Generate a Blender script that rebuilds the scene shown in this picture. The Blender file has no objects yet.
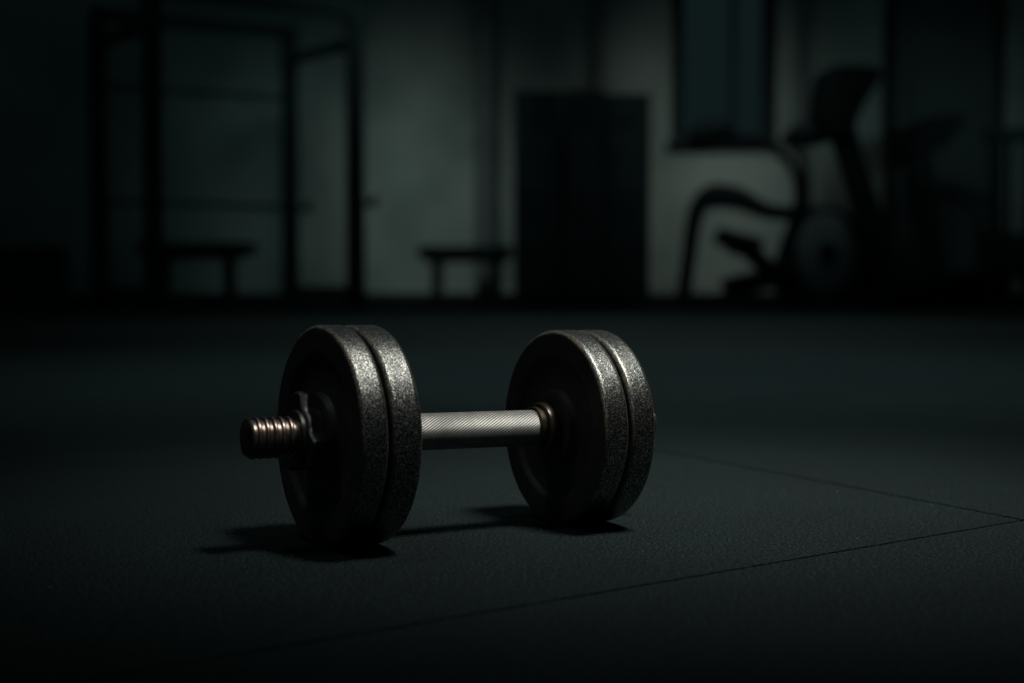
import bpy, bmesh, math, random
from mathutils import Vector, Matrix
random.seed(4)
S = bpy.context.scene
C = S.collection
PI = math.pi
# ------------------------------------------------------------------ camera
F = 1501.4; YH = 275.25; CH = .2083
cam_d = bpy.data.cameras.new('camera'); cam = bpy.data.objects.new('camera', cam_d); C.objects.link(cam)
cam_d.sensor_width = 36; cam_d.lens = F * 36 / 1024
cam.location = (0, 0, CH)
cam.rotation_euler = (PI / 2 - math.atan((341.5 - YH) / F), 0, 0)
cam_d.dof.use_dof = True; cam_d.dof.focus_distance = 1.18; cam_d.dof.aperture_fstop = 3.6
cam_d.clip_start = .02
S.camera = cam
S.view_settings.view_transform = 'Standard'; S.view_settings.look = 'None'
S.view_settings.gamma = 1; S.view_settings.use_curve_mapping = False; S.view_settings.exposure = 0


def at(px, py, Y):
    """point of the room seen at pixel px, py at distance Y in front of the camera"""
    return Vector(((px - 512) / F * Y, Y, CH + (YH - py) / F * Y))


# ------------------------------------------------------------------ materials
def mat(name, col, rough=.6, metal=0., spec=.5):
    m = bpy.data.materials.new(name); m.use_nodes = True
    b = m.node_tree.nodes['Principled BSDF']
    b.inputs['Base Color'].default_value = (*col, 1); b.inputs['Roughness'].default_value = rough
    b.inputs['Metallic'].default_value = metal; b.inputs['Specular IOR Level'].default_value = spec
    return m


class NT:
    def __init__(s, m):
        s.m = m; s.t = m.node_tree; s.b = s.t.nodes['Principled BSDF']
    def n(s, typ, **k):
        o = s.t.nodes.new(typ)
        for a, v in k.items():
            if a in o.inputs: o.inputs[a].default_value = v
            else: setattr(o, a, v)
        return o
    def l(s, a, b): s.t.links.new(a, b)
    def coord(s, kind='Object'): return s.n('ShaderNodeTexCoord').outputs[kind]
    def noise(s, scale, detail=3, rough=.5, vec=None):
        o = s.n('ShaderNodeTexNoise'); o.inputs['Scale'].default_value = scale
        o.inputs['Detail'].default_value = detail; o.inputs['Roughness'].default_value = rough
        s.l(vec or s.coord(), o.inputs['Vector']); return o.outputs['Fac']
    def ramp(s, fac, stops):
        o = s.n('ShaderNodeValToRGB'); e = o.color_ramp.elements
        while len(e) < len(stops): e.new(.5)
        for q, (p, c) in zip(e, stops):
            q.position = p; q.color = (*c, 1) if len(c) == 3 else c
        s.l(fac, o.inputs['Fac']); return o.outputs['Color']
    def bump(s, h, strength, dist, prev=None):
        o = s.n('ShaderNodeBump'); o.inputs['Strength'].default_value = strength; o.inputs['Distance'].default_value = dist
        s.l(h, o.inputs['Height'])
        if prev: s.l(prev, o.inputs['Normal'])
        return o.outputs['Normal']
    def math(s, op, a, b=None):
        o = s.n('ShaderNodeMath', operation=op)
        for k, v in ((0, a), (1, b)):
            if v is None: continue
            if isinstance(v, (int, float)): o.inputs[k].default_value = v
            else: s.l(v, o.inputs[k])
        return o.outputs[0]
    def mix(s, fac, a, b):
        o = s.n('ShaderNodeMix', data_type='RGBA')
        for k, v in ((0, fac), (6, a), (7, b)):
            if isinstance(v, (int, float)): o.inputs[k].default_value = v
            elif isinstance(v, tuple): o.inputs[k].default_value = (*v, 1)
            else: s.l(v, o.inputs[k])
        return o.outputs[2]


def textured(name, c1, c2, scale, rough, metal=0., bump=.2, bscale=None, bdist=.001, spec=.5):
    m = mat(name, c1, rough, metal, spec); t = NT(m)
    t.l(t.ramp(t.noise(scale), [(.35, c1), (.65, c2)]), t.b.inputs['Base Color'])
    t.l(t.bump(t.noise(bscale or scale * 3), bump, bdist), t.b.inputs['Normal'])
    return m


# rubber flooring: fine granules, a few pale flecks
def rubber_floor():
    m = mat('rubber_flooring', (.03, .045, .045), .85, 0, .18); t = NT(m)
    grain = t.noise(400, 2, .72); broad = t.noise(5, 4)
    base = t.ramp(grain, [(.42, (.0004, .0012, .0013)), (.53, (.0024, .0068, .0073)), (.63, (.017, .040, .042))])
    wear = t.ramp(broad, [(.3, (.80, .80, .80)), (.7, (1.12, 1.12, 1.12))])
    mu = t.n('ShaderNodeMix', data_type='RGBA', blend_type='MULTIPLY'); mu.inputs[0].default_value = 1
    t.l(base, mu.inputs[6]); t.l(wear, mu.inputs[7])
    vo = t.n('ShaderNodeTexVoronoi'); vo.inputs['Scale'].default_value = 55; t.l(t.coord(), vo.inputs['Vector'])
    fleck = t.math('MULTIPLY', t.math('LESS_THAN', vo.outputs['Distance'], .045),
                   t.math('GREATER_THAN', t.noise(30, 1), .60))
    t.l(t.mix(fleck, mu.outputs[2], (.20, .22, .21)), t.b.inputs['Base Color'])
    n1 = t.bump(t.noise(300, 3, .7), .6, .002)
    t.l(t.bump(grain, .5, .0006, n1), t.b.inputs['Normal'])
    return m


def hammered_iron():
    """black cast iron with a pebbled rim, the edges worn to warm bare metal; uv.x marks how far out on the profile a point is"""
    m = mat('pebbled_cast_iron', (.05, .05, .045), .4, .95, .5); t = NT(m)
    at_ = t.n('ShaderNodeAttribute', attribute_name='wear').outputs['Fac']     # 1 on the rim's corners
    rim = t.n('ShaderNodeAttribute', attribute_name='rim').outputs['Fac']      # 1 on the tread of the plate
    peb = t.noise(880, 2, .7)
    vo = t.n('ShaderNodeTexVoronoi'); vo.inputs['Scale'].default_value = 700; t.l(t.coord(), vo.inputs['Vector'])
    base = t.ramp(peb, [(.36, (.022, .026, .024)), (.52, (.13, .138, .13)), (.66, (.72, .71, .67))])
    face = t.ramp(t.noise(60, 4, .6), [(.35, (.018, .021, .020)), (.7, (.042, .038, .032))])
    col = t.mix(rim, face, base)
    edge = t.math('MULTIPLY', at_, t.ramp(t.noise(120, 4, .65), [(.50, (0, 0, 0)), (.66, (1, 1, 1))]))
    col = t.mix(t.math('MULTIPLY', edge, .45), col, (.30, .21, .12))
    t.l(col, t.b.inputs['Base Color'])
    t.l(t.math('ADD', t.math('MULTIPLY', rim, .85), .12), t.b.inputs['Metallic'])
    t.l(t.math('ADD', t.math('MULTIPLY', rim, -.24), .56), t.b.inputs['Roughness'])
    b1 = t.bump(vo.outputs['Distance'], .18, .0004)
    bb = t.n('ShaderNodeBump'); bb.inputs['Distance'].default_value = .0006
    t.l(t.math('ADD', t.math('MULTIPLY', rim, .40), .12), bb.inputs['Strength'])
    t.l(peb, bb.inputs['Height']); t.l(b1, bb.inputs['Normal'])
    t.l(bb.outputs['Normal'], t.b.inputs['Normal'])
    return m


def knurled_steel():
    m = mat('knurled_steel', (.5, .5, .48), .47, .85, .5); t = NT(m)
    uv = t.n('ShaderNodeSeparateXYZ'); t.l(t.coord('UV'), uv.inputs[0])
    u, v = uv.outputs[0], uv.outputs[1]           # u: turns, v: metres along the bar
    def wave(nu, pv):
        return t.math('SINE', t.math('MULTIPLY', t.math('ADD', t.math('MULTIPLY', u, nu), t.math('DIVIDE', v, pv)), 2 * PI))
    a = wave(44, .0035); b = wave(-60, .0034)
    h = t.math('ADD', t.math('MULTIPLY', a, .84), t.math('MULTIPLY', b, .16))
    h = t.math('ADD', t.math('MULTIPLY', h, .5), .5)
    grime = t.noise(45, 4, .6)
    c = t.ramp(h, [(.10, (.03, .032, .03)), (.45, (.30, .30, .29)), (.85, (.62, .61, .58))])
    mu = t.n('ShaderNodeMix', data_type='RGBA', blend_type='MULTIPLY'); mu.inputs[0].default_value = 1
    t.l(c, mu.inputs[6]); t.l(t.ramp(grime, [(.3, (.62, .62, .6)), (.6, (1, 1, 1))]), mu.inputs[7])
    t.l(mu.outputs[2], t.b.inputs['Base Color'])
    t.l(t.bump(h, .7, .0005), t.b.inputs['Normal'])
    return m


M = dict(
    floor=rubber_floor(),
    wall=textured('plaster_wall', (.27, .33, .31), (.42, .47, .44), 1.6, .9, bump=.15, bscale=40, bdist=.003, spec=.2),
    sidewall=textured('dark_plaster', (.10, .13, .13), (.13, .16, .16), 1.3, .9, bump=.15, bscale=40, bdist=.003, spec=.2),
    ceil=mat('dark_ceiling', (.03, .04, .04), .9),
    iron=hammered_iron(), knurl=knurled_steel(),
    thread=textured('worn_thread_steel', (.17, .13, .11), (.34, .275, .24), 160, .33, .95, .06, 500, .0003),
    collar=textured('worn_collar_steel', (.10, .09, .07), (.20, .165, .12), 140, .30, .9, .1, 500, .0002),
    nut=textured('dark_cast_nut', (.06, .062, .06), (.11, .107, .10), 200, .34, .8, .2, 600, .0003),
    bevel=mat('chamfered_steel', (.2, .2, .19), .35, .9),
    frame=textured('black_powder_coat', (.012, .022, .025), (.018, .031, .035), 30, .7, bump=.1, bscale=300, bdist=.0004, spec=.15),
    pad=textured('black_vinyl', (.012, .022, .025), (.018, .030, .034), 20, .7, bump=.2, bscale=200, bdist=.0005, spec=.15),
    locker=textured('charcoal_locker_paint', (.013, .024, .027), (.022, .038, .042), 4, .7, bump=.05, bscale=60, spec=.1),
    plastic=textured('black_plastic', (.007, .013, .015), (.011, .019, .022), 15, .6, bump=.1, bscale=200, bdist=.0004, spec=.15),
    wheel=textured('dull_grey_wheel', (.22, .27, .28), (.27, .32, .33), 8, .6, 0, .1, 100),
    pipe=textured('painted_pipe', (.15, .18, .18), (.18, .21, .21), 6, .7, spec=.2),
    window=mat('window_frame_paint', (.012, .022, .025), .6, 0, .2),
    door=textured('dark_door_paint', (.07, .09, .095), (.09, .11, .115), 3, .7, spec=.15),
    steel=mat('satin_steel', (.3, .3, .3), .35, .9),
    skirt=mat('dark_skirting', (.018, .03, .033), .7, 0, .2),
)
g = mat('window_glass', (.48, .55, .56), .03); gb = g.node_tree.nodes['Principled BSDF']
gb.inputs['Transmission Weight'].default_value = 1.
M['glass'] = g


# ------------------------------------------------------------------ mesh helpers
def link(name, bm, material, parent=None, smooth=False, loc=None):
    me = bpy.data.meshes.new(name); bmesh.ops.recalc_face_normals(bm, faces=bm.faces)
    bm.to_mesh(me); bm.free()
    o = bpy.data.objects.new(name, me); C.objects.link(o)
    me.materials.append(material)
    if smooth:
        me.polygons.foreach_set('use_smooth', [True] * len(me.polygons))
        try: me.set_sharp_from_angle(angle=math.radians(38))
        except Exception: pass
    if parent: o.parent = parent
    if loc is not None: o.location = loc
    return o


def tag(o, label=None, cat=None, group=None, kind=None):
    if label: o['label'] = label
    if cat: o['category'] = cat
    if group: o['group'] = group
    if kind: o['kind'] = kind
    return o


def empty(name, loc=(0, 0, 0), rz=0., label=None, cat=None, group=None):
    o = bpy.data.objects.new(name, None); C.objects.link(o); o.location = loc; o.rotation_euler = (0, 0, rz)
    return tag(o, label, cat, group)


def box(bm, c, d, rot=None, bev=0.):
    r = bmesh.ops.create_cube(bm, size=1)
    vs = r['verts']; bmesh.ops.scale(bm, vec=d, verts=vs)
    if bev:
        es = list({e for v in vs for e in v.link_edges})
        q = bmesh.ops.bevel(bm, geom=es, offset=bev, segments=2, affect='EDGES', profile=.5)
        vs = list({v for f in q['faces'] for v in f.verts} | {v for v in vs if v.is_valid})
    if rot is not None: bmesh.ops.transform(bm, matrix=rot.to_4x4(), verts=vs)
    bmesh.ops.translate(bm, vec=c, verts=vs)
    return vs


def beam(bm, a, b, w, h, bev=0., up=(0, 0, 1)):
    """rectangular bar from a to b"""
    a, b = Vector(a), Vector(b); d = b - a; z = d.normalized(); u = Vector(up)
    if abs(z.dot(u)) > .98: u = Vector((0, 1, 0))
    x = u.cross(z).normalized(); y = z.cross(x)
    R = Matrix((x, y, z)).transposed()
    return box(bm, (a + b) / 2, (w, h, d.length), R, bev)


def tube(bm, pts, r, seg=12, smooth_pts=0):
    """swept round tube through pts (Catmull-Rom when smooth_pts > 0); r may be a list"""
    P = [Vector(p) for p in pts]; R = r if isinstance(r, (list, tuple)) else [r] * len(P)
    if smooth_pts:
        Q, RR = [], []
        for i in range(len(P) - 1):
            p0, p1, p2, p3 = P[max(i - 1, 0)], P[i], P[i + 1], P[min(i + 2, len(P) - 1)]
            for k in range(smooth_pts):
                t = k / smooth_pts
                Q.append(.5 * ((2 * p1) + (p2 - p0) * t + (2 * p0 - 5 * p1 + 4 * p2 - p3) * t * t + (3 * p1 - p0 - 3 * p2 + p3) * t ** 3))
                RR.append(R[i] + (R[i + 1] - R[i]) * t)
        Q.append(P[-1]); RR.append(R[-1]); P, R = Q, RR
    rings = []; x = None
    for i, p in enumerate(P):
        d = (P[min(i + 1, len(P) - 1)] - P[max(i - 1, 0)]).normalized()
        if x is None:
            u = Vector((0, 0, 1)) if abs(d.z) < .9 else Vector((0, 1, 0)); x = u.cross(d).normalized()
        else: x = (x - d * x.dot(d)).normalized()
        y = d.cross(x)
        rings.append([bm.verts.new(p + R[i] * (math.cos(2 * PI * k / seg) * x + math.sin(2 * PI * k / seg) * y)) for k in range(seg)])
    for a, b in zip(rings, rings[1:]):
        for k in range(seg): bm.faces.new((a[k], a[(k + 1) % seg], b[(k + 1) % seg], b[k]))
    bm.faces.new(rings[0][::-1]); bm.faces.new(rings[-1])


def lathe(bm, prof, seg=96, mtx=None):
    """prof: (s along X, radius); closed when the ends meet the axis"""
    rings = []
    for s, r in prof:
        if r < 1e-6: v = bm.verts.new((s, 0, 0)); rings.append([v] * seg)
        else: rings.append([bm.verts.new((s, r * math.cos(2 * PI * k / seg), r * math.sin(2 * PI * k / seg))) for k in range(seg)])
    for a, b in zip(rings, rings[1:]):
        for k in range(seg):
            q = []
            for v in (a[k], a[(k + 1) % seg], b[(k + 1) % seg], b[k]):
                if v not in q: q.append(v)
            if len(q) > 2: bm.faces.new(q)
    if mtx is not None: bmesh.ops.transform(bm, matrix=mtx, verts=list({v for r in rings for v in r}))


def prism(bm, poly, axis_from, axis_to, U, V, O):
    """extrude the 2-D outline poly (u, v) lying in the plane O + u U + v V from offset axis_from to axis_to (vectors)"""
    A = [bm.verts.new(O + U * u + V * v + axis_from) for u, v in poly]
    B = [bm.verts.new(O + U * u + V * v + axis_to) for u, v in poly]
    bm.faces.new(A[::-1]); bm.faces.new(B); n = len(A)
    for k in range(n): bm.faces.new((A[k], A[(k + 1) % n], B[(k + 1) % n], B[k]))
    return A + B


# ------------------------------------------------------------------ setting
WY = 11.7; XL, XR, H = -5.6, 5.9, 3.5
bm = bmesh.new()
bmesh.ops.create_grid(bm, x_segments=1, y_segments=1, size=1)
for v in bm.verts: v.co = Vector((XL if v.co.x < 0 else XR, -2.2 if v.co.y < 0 else WY, 0))
A = Vector((.4361, 1.2710, 0)); e1 = Vector((-.7912, -.6115, 0)); e2 = Vector((-.455, .8905, 0)); GAP = .0019
seams = []
for d in (e1, e2):
    n = Vector((-d.y, d.x, 0)); o_ = e2 if d is e1 else e1
    step = abs(o_.dot(n))
    for k in range(-14, 15):
        P0 = A + o_ * k
        for sgn in (-1, 1):
            geom = bm.verts[:] + bm.edges[:] + bm.faces[:]
            bmesh.ops.bisect_plane(bm, geom=geom, plane_co=P0 + n * sgn * GAP, plane_no=n, dist=1e-6)
        seams.append((P0, n))
strip = [f for f in bm.faces if any(abs((f.calc_center_median() - P0).dot(n)) < GAP for P0, n in seams)]
ex = bmesh.ops.extrude_face_region(bm, geom=strip)
bmesh.ops.delete(bm, geom=strip, context='FACES')
bmesh.ops.translate(bm, vec=(0, 0, -.009), verts=[v for v in ex['geom'] if isinstance(v, bmesh.types.BMVert)])
tag(link('floor', bm, M['floor']), kind='structure')

# back wall with a window opening
wx0, wx1 = at(670, 0, WY).x, at(775, 0, WY).x; wz0 = at(0, 147, WY).z; wz1 = 2.75
bm = bmesh.new(); T = .22
def wallbox(x0, x1, z0, z1): box(bm, ((x0 + x1) / 2, WY + T / 2, (z0 + z1) / 2), (x1 - x0, T, z1 - z0))
wallbox(XL, wx0, 0, H); wallbox(wx1, XR, 0, H); wallbox(wx0, wx1, 0, wz0); wallbox(wx0, wx1, wz1, H)
tag(link('wall_back', bm, M['wall']), kind='structure')
for nm, x in (('wall_left', XL - .1), ('wall_right', XR + .1)):
    bm = bmesh.new(); box(bm, (x, (WY - 2.2) / 2, H / 2), (.2, WY + 2.2, H)); tag(link(nm, bm, M['sidewall']), kind='structure')
dx0, dx1 = at(893, 0, WY).x, at(990, 0, WY).x
for a_, b_ in ((XL, dx0 - .09), (dx1 + .09, XR)):
    bm = bmesh.new(); box(bm, ((a_ + b_) / 2, WY - .009, .035), (b_ - a_, .018, .07), bev=.004)
    tag(link('baseboard_back', bm, M['skirt']), kind='structure')

w = empty('window_1', ((wx0 + wx1) / 2, WY, wz0)); w['kind'] = 'structure'
ww, wh = wx1 - wx0, wz1 - wz0
bm = bmesh.new(); fw = .10
for sx in (-1, 1): box(bm, (sx * (ww / 2 - fw / 2), .06, wh / 2), (fw, .10, wh), bev=.006)
for z, hh in ((.025, .05), (wh - fw / 2, fw)): box(bm, (0, .06, z), (ww - 2 * fw, .10, hh), bev=.006)
box(bm, (.08, .06, wh / 2), (.035, .06, wh - 2 * fw)); link('window_frame', bm, M['window'], w)
bm = bmesh.new(); box(bm, (0, .07, (wh - fw + .05) / 2), (ww - 2 * fw, .008, wh - fw - .05)); link('pane', bm, M['glass'], w)
bm = bmesh.new(); box(bm, (0, -.03, .012), (ww + .06, .10, .03), bev=.006); link('window_sill', bm, M['window'], w)

d = empty('door_1', ((dx0 + dx1) / 2, WY, 0)); d['kind'] = 'structure'
dw = dx1 - dx0
bm = bmesh.new(); box(bm, (0, -.02, 1.32), (dw, .035, 2.62), bev=.004)
for z in (.55, 1.45, 2.2): box(bm, (0, -.042, z), (dw - .22, .012, .62), bev=.004)
link('door_panel', bm, M['door'], d)
bm = bmesh.new()
for sx in (-1, 1): box(bm, (sx * (dw / 2 + .04), -.025, 1.35), (.08, .05, 2.7), bev=.005)
box(bm, (0, -.025, 2.68), (dw, .05, .08), bev=.005); link('door_frame', bm, M['window'], d)
bm = bmesh.new(); tube(bm, [(-dw / 2 + .07, -.04, 1.02), (-dw / 2 + .07, -.09, 1.02), (-dw / 2 + .19, -.09, 1.02)], .01); link('door_handle', bm, M['steel'], d, True)

# dark pipes running down the back wall
def pipe(px, wpx, label, z0=.0, z1=H):
    x = at(px, 0, WY - .1).x; r = wpx / F * WY / 2
    t = empty('wall_pipe', (x, WY - r - .02, z0), 0, label, 'pipe')
    bm = bmesh.new(); tube(bm, [(0, 0, 0), (0, 0, z1 - z0)], r, 20); link('pipe_run', bm, M['pipe'], t, True)
    for z in (.35, 1.25, 2.15):
        if z < z0: continue
        bm = bmesh.new(); lathe(bm, [(-.02, r + .001), (-.02, r + .008), (.02, r + .008), (.02, r + .001)], 20, Matrix.Translation((0, 0, z - z0)) @ Matrix.Rotation(PI / 2, 4, 'Y'))
        box(bm, (0, r + .01, z - z0), (.03, .02, .03)); link('pipe_clamp', bm, M['pipe'], t)
pipe(486, 22, 'wide dark vertical pipe on the back wall left of the lockers')
pipe(597, 15, 'dark vertical pipe on the back wall rising behind the lockers')
pipe(806, 11, 'thin dark vertical pipe right of the window behind the exercise machine')

# ------------------------------------------------------------------ the dumbbell
R1, R2 = .085, .0812
YAW, TL = math.radians(30.15), math.asin(-.01878)
db = empty('dumbbell', (-.0355, 1.2115, .0830), 0,
           'black iron plate dumbbell with knurled steel handle and threaded end, lying on the rubber floor', 'dumbbell')
db.rotation_mode = 'QUATERNION'
ax = Vector((math.cos(YAW) * math.cos(TL), math.sin(YAW) * math.cos(TL), math.sin(TL)))
ay = Vector((-math.sin(YAW), math.cos(YAW), 0)); az = ax.cross(ay)
db.rotation_quaternion = Matrix((ax, ay, az)).transposed().to_quaternion()


def plate(s0, s1, R):
    """round cast plate between s0 and s1 along the bar: rounded tread, raised outer lip, dished web and hub boss on both faces"""
    c = (s0 + s1) / 2; hw = (s1 - s0) / 2; b = .0042
    half = []                                        # from bore to tread centre on the +s side: (offset, radius, wear, rim)
    boss = .030 * R / .085 + .0016
    half += [(hw - .004, .0160, 0, 0), (hw + .0012, .0160, 0, 0), (hw + .0016, .0166, .3, 0), (hw + .0016, boss - .0012, 0, 0), (hw + .0011, boss - .0003, .6, 0), (hw - .0004, boss, .2, 0)]
    half += [(hw - .0042, boss + .0018, 0, 0), (hw - .0050, boss + .0035, 0, 0), (hw - .0050, R * .70, 0, 0), (hw - .0042, R * .715, 0, 0), (hw - .0007, R * .745, .15, 0), (hw - .0002, R * .76, .35, 0), (hw, R * .785, .1, 0)]
    half += [(hw, R - b - .004, 0, 0), (hw, R - b, .35, .0)]
    for k in range(1, 7):
        a = k / 6 * PI / 2
        half.append((hw - b + b * math.cos(a), R - b + b * math.sin(a), [.6, .9, 1, .9, .5, .15][k - 1], [.0, .15, .45, .8, 1, 1][k - 1]))
    half += [(hw - b - .0012, R, 0, 1), (hw * .3, R, 0, 1)]
    prof = [(c + o, r, w_, m) for o, r, w_, m in half] + [(c - o, r, w_, m) for o, r, w_, m in reversed(half)]
    prof.append(prof[0]); seg = 160; bm = bmesh.new()
    lw = bm.verts.layers.float.new('wear'); lr = bm.verts.layers.float.new('rim')
    rings = []
    for s, r, w_, m in prof[:-1]:
        ring = []
        for k in range(seg):
            v = bm.verts.new((s, r * math.cos(2 * PI * k / seg), r * math.sin(2 * PI * k / seg))); v[lw] = w_; v[lr] = m; ring.append(v)
        rings.append(ring)
    n = len(rings)
    for i in range(n):
        a, b2 = rings[i], rings[(i + 1) % n]
        for k in range(seg): bm.faces.new((a[k], a[(k + 1) % seg], b2[(k + 1) % seg], b2[k]))
    o = link('weight_plate', bm, M['iron'], db, True); return o


plate(-.1325, -.1102, R1); plate(-.1078, -.0828, R1)
plate(.0795, .1031, R2); plate(.1054, .1292, R2)

# knurled handle
bm = bmesh.new(); uvl = bm.loops.layers.uv.new('uv'); seg = 128; rb = .0148
sts = [-.064 + .126 * k / 24 for k in range(25)]
rings = [[bm.verts.new((s, rb * math.cos(2 * PI * k / seg), rb * math.sin(2 * PI * k / seg))) for k in range(seg)] for s in sts]
for i in range(len(sts) - 1):
    for k in range(seg):
        f = bm.faces.new((rings[i][k], rings[i][(k + 1) % seg], rings[i + 1][(k + 1) % seg], rings[i + 1][k]))
        for lp, (u, v) in zip(f.loops, ((k, sts[i]), (k + 1, sts[i]), (k + 1, sts[i + 1]), (k, sts[i + 1]))): lp[uvl].uv = (u / seg, v)
bm.faces.new(rings[0][::-1]); bm.faces.new(rings[-1])
link('handle', bm, M['knurl'], db, True)

# threaded ends
def thread(s0, s1, flip, R=.0158, pitch=.0063, depth=.0021):
    bm = bmesh.new(); seg = 72; n = int((s1 - s0) / .0002)
    rings = []
    for i in range(n + 1):
        s = s0 + (s1 - s0) * i / n; ring = []
        for k in range(seg):
            ph = ((s / pitch) + k / seg) % 1
            a = abs(ph - .5) * 2                                  # 1 at the root
            dd = max(0, min(1, (a - .24) / .40)); dd = dd * dd * (3 - 2 * dd)
            r = R - depth * dd
            e = (s - s0) if flip < 0 else (s1 - s)
            r = min(r, R - .0016 + min(e, .0016))
            ring.append(bm.verts.new((s, r * math.cos(2 * PI * k / seg), r * math.sin(2 * PI * k / seg))))
        rings.append(ring)
    for a, b in zip(rings, rings[1:]):
        for k in range(seg): bm.faces.new((a[k], a[(k + 1) % seg], b[(k + 1) % seg], b[k]))
    bm.faces.new(rings[0][::-1]); bm.faces.new(rings[-1])
    o = link('threaded_end', bm, M['thread'], db, True)
    o.data.set_sharp_from_angle(angle=math.radians(75)); return o
thread(-.1886, -.0700, -1); thread(.0700, .1770, 1)


def collar(sgn):
    p = [(.0600, .0150), (.0600, .0168), (.0606, .0176), (.0634, .0176), (.0640, .0170), (.0640, .0166), (.0662, .0166), (.0662, .0196), (.0670, .0206), (.0690, .0210), (.0726, .0210), (.0738, .0204), (.0742, .0190), (.0812, .0188), (.0812, .0150)]
    bm = bmesh.new(); lathe(bm, [(s * sgn, r) for s, r in p] + [(p[0][0] * sgn, p[0][1])], 96)
    bmesh.ops.remove_doubles(bm, verts=bm.verts, dist=1e-7)
    return link('collar', bm, M['collar'], db, True)
collar(-1); collar(1)


def star_nut(s0, s1, ang0, lobes=3):
    """three lobed spin lock: flat topped lobes with hollow flanks between them, chamfered rims"""
    key = [(-60, .0238), (-44, .0240), (-30, .0252), (-19, .0330), (-14, .0342), (0, .0346), (14, .0342), (19, .0330), (30, .0252), (44, .0240)]
    poly = []
    for L in range(lobes):
        c = ang0 + 360 / lobes * L
        for a, r in key: poly.append((math.radians(c + a), r))
    def rad(th):
        return th
    bm = bmesh.new(); rows = [(s0, -.0016), (s0 + math.copysign(.0016, s1 - s0), 0), (s1 - math.copysign(.0012, s1 - s0), 0), (s1, -.0012)]
    rings = []
    for s, dr in rows:
        rings.append([bm.verts.new((s, (r + dr) * math.cos(a), (r + dr) * math.sin(a))) for a, r in poly])
    n = len(poly)
    for a, b in zip(rings, rings[1:]):
        for k in range(n): bm.faces.new((a[k], a[(k + 1) % n], b[(k + 1) % n], b[k]))
    # end faces round the bore
    for ring, s in ((rings[0], s0), (rings[-1], s1)):
        bore = [bm.verts.new((s, .0150 * math.cos(a), .0150 * math.sin(a))) for a, r in poly]
        for k in range(n): bm.faces.new((ring[k], ring[(k + 1) % n], bore[(k + 1) % n], bore[k]))
    o = link('spinlock_nut', bm, M['nut'], db, True)
    bm = bmesh.new(); q = math.copysign(.0035, s0 - s1)
    lathe(bm, [(s0, .0150), (s0, .0212), (s0 + q * .8, .0206), (s0 + q, .0196), (s0 + q, .0160), (s0 + q * .7, .0150), (s0, .0150)], 72)
    link('nut_boss', bm, M['nut'], o, True)
    return o
# in the plate's own frame angle 0 is +y (away from the camera, towards upper left), 90 is up
star_nut(-.1482, -.1340, 80)
star_nut(.1450, .1308, 130)


# ------------------------------------------------------------------ power rack
rk = empty('power_rack', (-1.915, 10.12, 0), 0, 'tall black four-post power rack standing at the left before the back wall', 'power rack')
def L_(p): return Vector(p) - Vector((-1.915, 10.12, 0))
P = dict(A=Vector((-2.78, 10.14, 0)), B=Vector((-1.605, 10.90, 0)), C=Vector((-1.05, 10.10, 0)), D=Vector((-2.225, 9.34, 0)))
sd = (P['B'] - P['A']).normalized()
TOP = 2.0; PW = .098
for k, p in P.items():
    p = L_(p); bm = bmesh.new(); beam(bm, p + Vector((0, 0, .012)), p + Vector((0, 0, TOP)), PW, PW, .006, up=sd)
    post = link('post', bm, M['frame'], rk)
    bm = bmesh.new(); Rz = Matrix.Rotation(math.atan2(sd.y, sd.x), 3, 'Z'); box(bm, p + Vector((0, 0, .006)), (.16, .16, .012), Rz, .003); link('foot_plate', bm, M['frame'], post)
def rbeam(a, b, z, w_, h_, nm):
    bm = bmesh.new(); a, b = L_(P[a]), L_(P[b]); dd = (b - a).normalized() * PW / 2
    beam(bm, a + dd + Vector((0, 0, z)), b - dd + Vector((0, 0, z)), w_, h_, .004); link(nm, bm, M['frame'], rk)
rbeam('A', 'B', TOP - .045, .075, .085, 'crossbeam'); rbeam('D', 'C', TOP - .04, .06, .07, 'crossbeam')
rbeam('A', 'D', 1.76, .06, .075, 'side_beam'); rbeam('B', 'C', 1.76, .06, .075, 'side_beam')
rbeam('A', 'D', .10, .06, .06, 'side_beam'); rbeam('B', 'C', .10, .06, .06, 'side_beam')
rbeam('A', 'B', .70, .022, .03, 'brace_bar'); rbeam('A', 'B', 1.48, .022, .03, 'brace_bar')
for k in 'BC':
    bm = bmesh.new(); p = L_(P[k]) + Vector((0, 0, .69)); o = Vector((sd.x, sd.y, 0))
    beam(bm, p + o * .041, p + o * .15, .05, .035, .004); beam(bm, p + o * .14 + Vector((0, 0, -.017)), p + o * .14 + Vector((0, 0, .055)), .02, .05, .003, up=sd)
    link('bar_hook', bm, M['frame'], rk)


def bench(loc, rz, L, W, top, label, legx):
    t = empty('flat_bench', loc, rz, label, 'bench')
    bm = bmesh.new(); box(bm, (0, 0, top - .045), (L, W, .09), bev=.02); link('bench_pad', bm, M['pad'], t, True)
    bm = bmesh.new(); box(bm, (0, 0, top - .105), (L * .86, .09, .034), bev=.004); link('spine', bm, M['frame'], t)
    for x in legx:
        bm = bmesh.new()
        beam(bm, (x, 0, top - .12), (x * 1.04, 0, .04), .08, .06, .004, up=(0, 1, 0)); box(bm, (x * 1.06, 0, .022), (.06, W * 1.25, .044), bev=.005)
        link('leg', bm, M['frame'], t)
    return t
bench((-2.30, 10.98, 0), math.radians(-14), .84, .28, .445, 'low black flat bench behind the power rack, left part of the room', (-.26, .25))
bench((-.34, 11.15, 0), 0, .70, .30, .425, 'low black flat bench beside the left end of the lockers', (-.21, .22))

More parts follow.
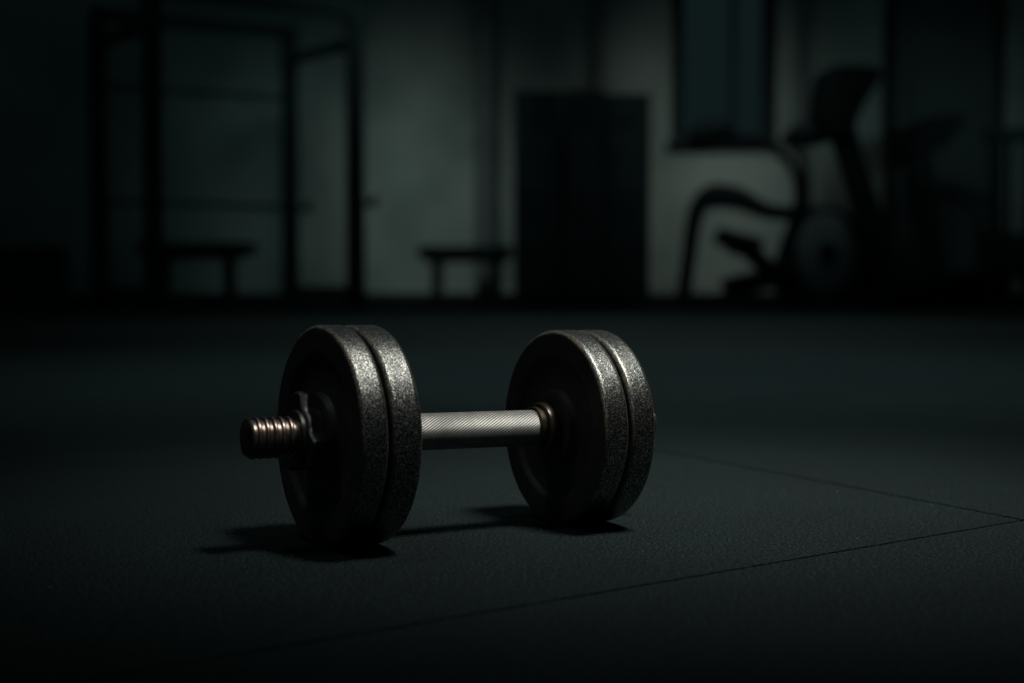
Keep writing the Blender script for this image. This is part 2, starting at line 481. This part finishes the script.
# dark box at far left
bx = empty('plyometric_box', (-3.42, 10.4, 0), math.radians(12), 'dark low wooden jump box in the far left corner', 'box')
bm = bmesh.new(); box(bm, (0, 0, .20), (.62, .5, .40), bev=.008); link('box_body', bm, M['locker'], bx)
for sx in (-1, 1):
    bm = bmesh.new(); box(bm, (sx * .29, 0, .20), (.05, .52, .41), bev=.004); link('side_panel', bm, M['locker'], bx)

# ------------------------------------------------------------------ lockers
def locker(x0, x1, top, yf, label):
    wd = x1 - x0 - .006; t = empty('locker', ((x0 + x1) / 2, yf, 0), 0, label, 'locker', 'row of lockers against the back wall')
    bm = bmesh.new(); dp = .46
    box(bm, (0, dp / 2, top / 2 + .04), (wd, dp, top - .08), bev=.004); link('body', bm, M['locker'], t)
    bm = bmesh.new(); box(bm, (0, dp / 2 + .02, .02), (wd - .02, dp - .05, .04)); link('plinth', bm, M['frame'], t)
    for k in range(2):
        z0 = .06 + (top - .10) / 2 * k; hh = (top - .10) / 2 - .012
        bm = bmesh.new(); box(bm, (0, -.012, z0 + hh / 2), (wd - .03, .024, hh), bev=.004)
        for q in range(4): box(bm, (0, -.026, z0 + hh - .10 - q * .03), (wd * .5, .008, .010))
        dr = link('door', bm, M['locker'], t)
        bm = bmesh.new(); box(bm, (wd * .34, -.032, z0 + hh * .55), (.022, .02, .10), bev=.003); link('handle', bm, M['frame'], dr)
yf = 10.95
def X(px, Y=yf): return at(px, 0, Y).x
locker(X(514), X(561), at(0, 92, yf).z, yf, 'left locker of the row, nearest the low bench')
locker(X(561) + .015, X(605), at(0, 91, yf).z, yf + .04, 'middle locker of the row, slightly set back')
locker(X(605), X(650), at(0, 95, yf).z, yf, 'right locker of the row, nearest the window')

# ------------------------------------------------------------------ exercise machines
def tubes(nm, parent, m, pts, r, sm=6, base=None):
    bm = bmesh.new(); tube(bm, [Vector(p) - base for p in pts], r, 14, sm); return link(nm, bm, m, parent, True)

Y0 = 10.6; B = Vector((at(790, 0, Y0).x, Y0, 0))
et = empty('elliptical_trainer', B, 0, 'dark elliptical exercise machine with grey flywheel and tilted console, below the window', 'exercise machine')
def E(px, py, dy=0.): return at(px, py, Y0 + dy)
# flywheel cover
fc = E(822, 254) - B; Rm = Matrix.Translation(fc) @ Matrix.Rotation(math.radians(-90 + 34), 4, 'Z')
bm = bmesh.new(); r_ = .335
lathe(bm, [(-.05, 0), (-.05, r_ - .055), (-.04, r_ - .04), (.04, r_ - .04), (.05, r_ - .055), (.05, 0)], 64, Rm)
fl = link('flywheel', bm, M['wheel'], et, True)
bm = bmesh.new(); lathe(bm, [(-.035, r_ - .07), (-.035, r_ - .01), (-.02, r_), (.02, r_), (.035, r_ - .01), (.035, r_ - .07), (-.035, r_ - .07)], 64, Rm); link('wheel_rim', bm, M['frame'], fl, True)
bm = bmesh.new(); lathe(bm, [(-.075, 0), (-.07, .075), (-.045, .085), (.045, .085), (.07, .075), (.075, 0)], 32, Rm); link('hub', bm, M['frame'], fl, True)
# base rails and feet
bm = bmesh.new(); z = .05
for dy in (-.18, .18):
    beam(bm, E(690, 0, dy).xy.to_3d() - B + Vector((0, 0, z)), E(880, 0, dy).xy.to_3d() - B + Vector((0, 0, z)), .05, .05, .005)
for px in (690, 785, 880): beam(bm, E(px, 0, -.28).xy.to_3d() - B + Vector((0, 0, .035)), E(px, 0, .28).xy.to_3d() - B + Vector((0, 0, .035)), .07, .07, .01)
link('base_frame', bm, M['frame'], et)
# rear hoop: from the floor, up, over and forward to the crank
tubes('rear_arch', et, M['frame'], [E(683, 303, .05), E(688, 262, .05), E(696, 212, .05), (E(712, 197, .05)), E(737, 199, .03), E(765, 211, 0), E(792, 214, 0)], [.052, .052, .060, .088, .082, .056, .05], 6, B)
# mast and console
bm = bmesh.new(); beam(bm, E(838, 125) - B, E(873, 236) - B, .18, .12, .02, up=(0, 1, 0)); beam(bm, E(866, 212) - B, E(884, 292) - B, .16, .16, .02, up=(0, 1, 0))
link('mast', bm, M['frame'], et)
pts2 = [(818, 74), (830, 69), (870, 71), (874, 80), (857, 108), (844, 138), (822, 136), (810, 120), (813, 92)]
bm = bmesh.new(); vs = prism(bm, [((px - 790) / F * Y0, CH + (YH - py) / F * Y0) for px, py in pts2], Vector((0, -.17, 0)), Vector((0, .17, 0)), Vector((1, 0, 0)), Vector((0, 0, 1)), Vector((0, 0, 0)))
bmesh.ops.bevel(bm, geom=list(bm.edges), offset=.012, segments=2, affect='EDGES')
cs = link('console', bm, M['plastic'], et, True)
# crank cover behind the wheel
bm = bmesh.new(); pts3 = [(796, 214), (804, 200), (822, 208), (840, 206), (868, 226), (884, 262), (884, 296), (782, 296), (778, 284), (786, 262), (798, 248)]
prism(bm, [((px - 790) / F * Y0, CH + (YH - py) / F * Y0) for px, py in pts3], Vector((0, .12, 0)), Vector((0, .24, 0)), Vector((1, 0, 0)), Vector((0, 0, 1)), Vector((0, 0, 0)))
link('drive_housing', bm, M['plastic'], et)
# moving arms and grips
def arm(dy, lean, nm='swing_arm'):
    a = tubes(nm, et, M['frame'], [E(796, 216, dy), E(798, 188, dy), E(789, 165, dy), E(770, 147, dy), E(748 + lean, 139, dy), E(726 + lean, 139, dy)], .034, 6, B)
    tubes('grip', a, M['pad'], [E(732 + lean, 137, dy), E(720 + lean, 130, dy), E(701 + lean, 135, dy), E(688 + lean, 139, dy)], [.045, .085, .085, .055], 5, B)
arm(-.22, 0)
tubes('swing_arm', et, M['frame'], [E(800, 214, .25), E(806, 190, .25), E(800, 160, .25), E(782, 140, .25), E(792, 133, .2)], .022, 6, B)
tubes('front_grip', et, M['pad'], [E(788, 136, 0), E(800, 136, 0), E(818, 133, 0), E(838, 126, 0)], [.06, .09, .09, .06], 5, B)
# pedal arms and pedals
for dy, q in ((-.2, 0), (.14, 1)):
    p0 = [E(728, 244, dy), E(748, 250, dy), E(768, 268, dy), E(796, 270, dy)] if not q else [E(738, 290, dy), E(752, 284, dy), E(775, 276, dy), E(796, 240, dy)]
    pa = tubes('pedal_arm', et, M['frame'], p0, .066, 5, B)
    c = (p0[0] + p0[1]) / 2 - B + Vector((0, 0, .035)); bm = bmesh.new(); box(bm, c, (.32, .15, .12), Matrix.Rotation(math.radians(14 if not q else -12), 3, 'Y'), .012); link('pedal', bm, M['plastic'], pa)
tubes('crank', et, M['frame'], [E(797, 214, -.1), E(784, 248, -.14), E(776, 285, -.14)], .04, 4, B)

# treadmill at the right
Y1 = 11.25; B1 = Vector((at(930, 0, Y1).x, Y1, 0))
tm = empty('treadmill', B1, 0, 'dark treadmill with raised console standing before the door at right', 'exercise machine')
def G(px, py, dy=0.): return at(px, py, Y1 + dy) - B1
bm = bmesh.new(); box(bm, (.02, 0, .13), (.98, .54, .14), bev=.02); box(bm, (-.28, 0, .24), (.34, .50, .40), bev=.05); link('deck', bm, M['plastic'], tm, True)
for dy in (-.27, .27):
    bm = bmesh.new(); beam(bm, G(944, 300, dy), G(922, 146, dy), .07, .05, .008, up=(0, 1, 0)); link('upright', bm, M['frame'], tm)
    bm = bmesh.new(); tube(bm, [G(922, 190, dy), G(950, 188, dy), G(985, 200, dy), G(990, 226, dy), G(990, 290, dy)], .022, 10, 5); link('handrail', bm, M['frame'], tm, True)
    bm = bmesh.new(); box(bm, (.02, dy * 1.02, .19), (.98, .06, .05), bev=.01); box(bm, (-.40, dy, .03), (.08, .08, .06)); box(bm, (.44, dy, .03), (.08, .08, .06)); link('side_rail', bm, M['frame'], tm)
bm = bmesh.new(); prism(bm, [((px - 930) / F * Y1, CH + (YH - py) / F * Y1) for px, py in [(898, 140), (918, 122), (950, 117), (952, 130), (932, 152), (902, 160)]], Vector((0, -.30, 0)), Vector((0, .30, 0)), Vector((1, 0, 0)), Vector((0, 0, 1)), Vector((0, 0, 0)))
bmesh.ops.bevel(bm, geom=list(bm.edges), offset=.01, segments=2, affect='EDGES'); link('console', bm, M['plastic'], tm, True)

# storage rack, cut by the right edge of the frame
Y2 = 10.6; x0 = at(990, 0, Y2).x
sr = empty('storage_rack', (x0, Y2, 0), 0, 'dark upright storage rack at the right edge of the room', 'rack')
zt = at(0, 136, Y2).z
for k in range(5):
    bm = bmesh.new(); beam(bm, (k * .125, 0, 0), (k * .125, 0, zt - .04), .038, .05, .004, up=(0, 1, 0)); link('upright', bm, M['frame'], sr)
bm = bmesh.new(); beam(bm, (-.05, 0, zt), (.60, 0, zt), .09, .09, .008); link('top_beam', bm, M['frame'], sr)
for z in (.20, .48):
    bm = bmesh.new(); box(bm, (.25, .09, z), (.62, .22, .05), bev=.005); link('shelf', bm, M['frame'], sr)
bm = bmesh.new(); box(bm, (.25, .04, .33), (.56, .12, .22), bev=.02); link('back_panel', bm, M['frame'], sr)


# ------------------------------------------------------------------ light
def spot(name, loc, to, W, col, ang, blend, rad):
    l = bpy.data.lights.new(name, 'SPOT'); l.energy = W; l.color = col; l.spot_size = math.radians(ang); l.spot_blend = blend; l.shadow_soft_size = rad
    o = bpy.data.objects.new(name, l); C.objects.link(o); o.location = loc
    o.rotation_euler = (Vector(to) - Vector(loc)).to_track_quat('-Z', 'Y').to_euler(); return o
spot('ceiling_or_fill_spot', (.86, 1.00, 2.44), (.17, 1.44, 0), 385, (1, .98, .92), 27, 1, .32)
spot('ceiling_or_fill_spot', (-.95, .95, 2.40), (-.10, 1.20, .05), 18, (.92, 1, .98), 24, 1, .3)  # added fill lamp, brightens the nut and the shaded plate faces
spot('wall_spot', (-.75, 8.8, 3.3), (-.66, 11.7, .50), 92, (.84, 1, .93), 38, 1, .6)
spot('wall_spot', (-2.0, 8.8, 3.3), (-1.6, 11.7, .6), 26, (.62, 1, .96), 42, 1, .6)  # extra lamp, added to spread the wall light further left
spot('wall_spot', (1.6, 8.8, 3.3), (1.45, 11.7, .70), 92, (.90, 1, .92), 40, 1, .6)
spot('wall_spot', (4.6, 8.9, 1.9), (3.0, 11.7, 1.0), 20, (.70, 1, .97), 50, 1, .4)  # added lamp out of view, brightens the door and right wall
spot('floor_spot', (.3, 3.2, 3.3), (.35, 3.3, 0), 240, (.80, 1, 1), 66, 1, .5)
spot('floor_spot', (.5, 6.6, 3.3), (.5, 6.6, 0), 130, (.88, 1, .98), 96, 1, .5)  # added lamp, lifts the dark floor towards the back wall
W = bpy.data.worlds.new('night'); S.world = W; W.use_nodes = True
bg = W.node_tree.nodes['Background']; bg.inputs[0].default_value = (.34, .64, .68, 1); bg.inputs[1].default_value = .027
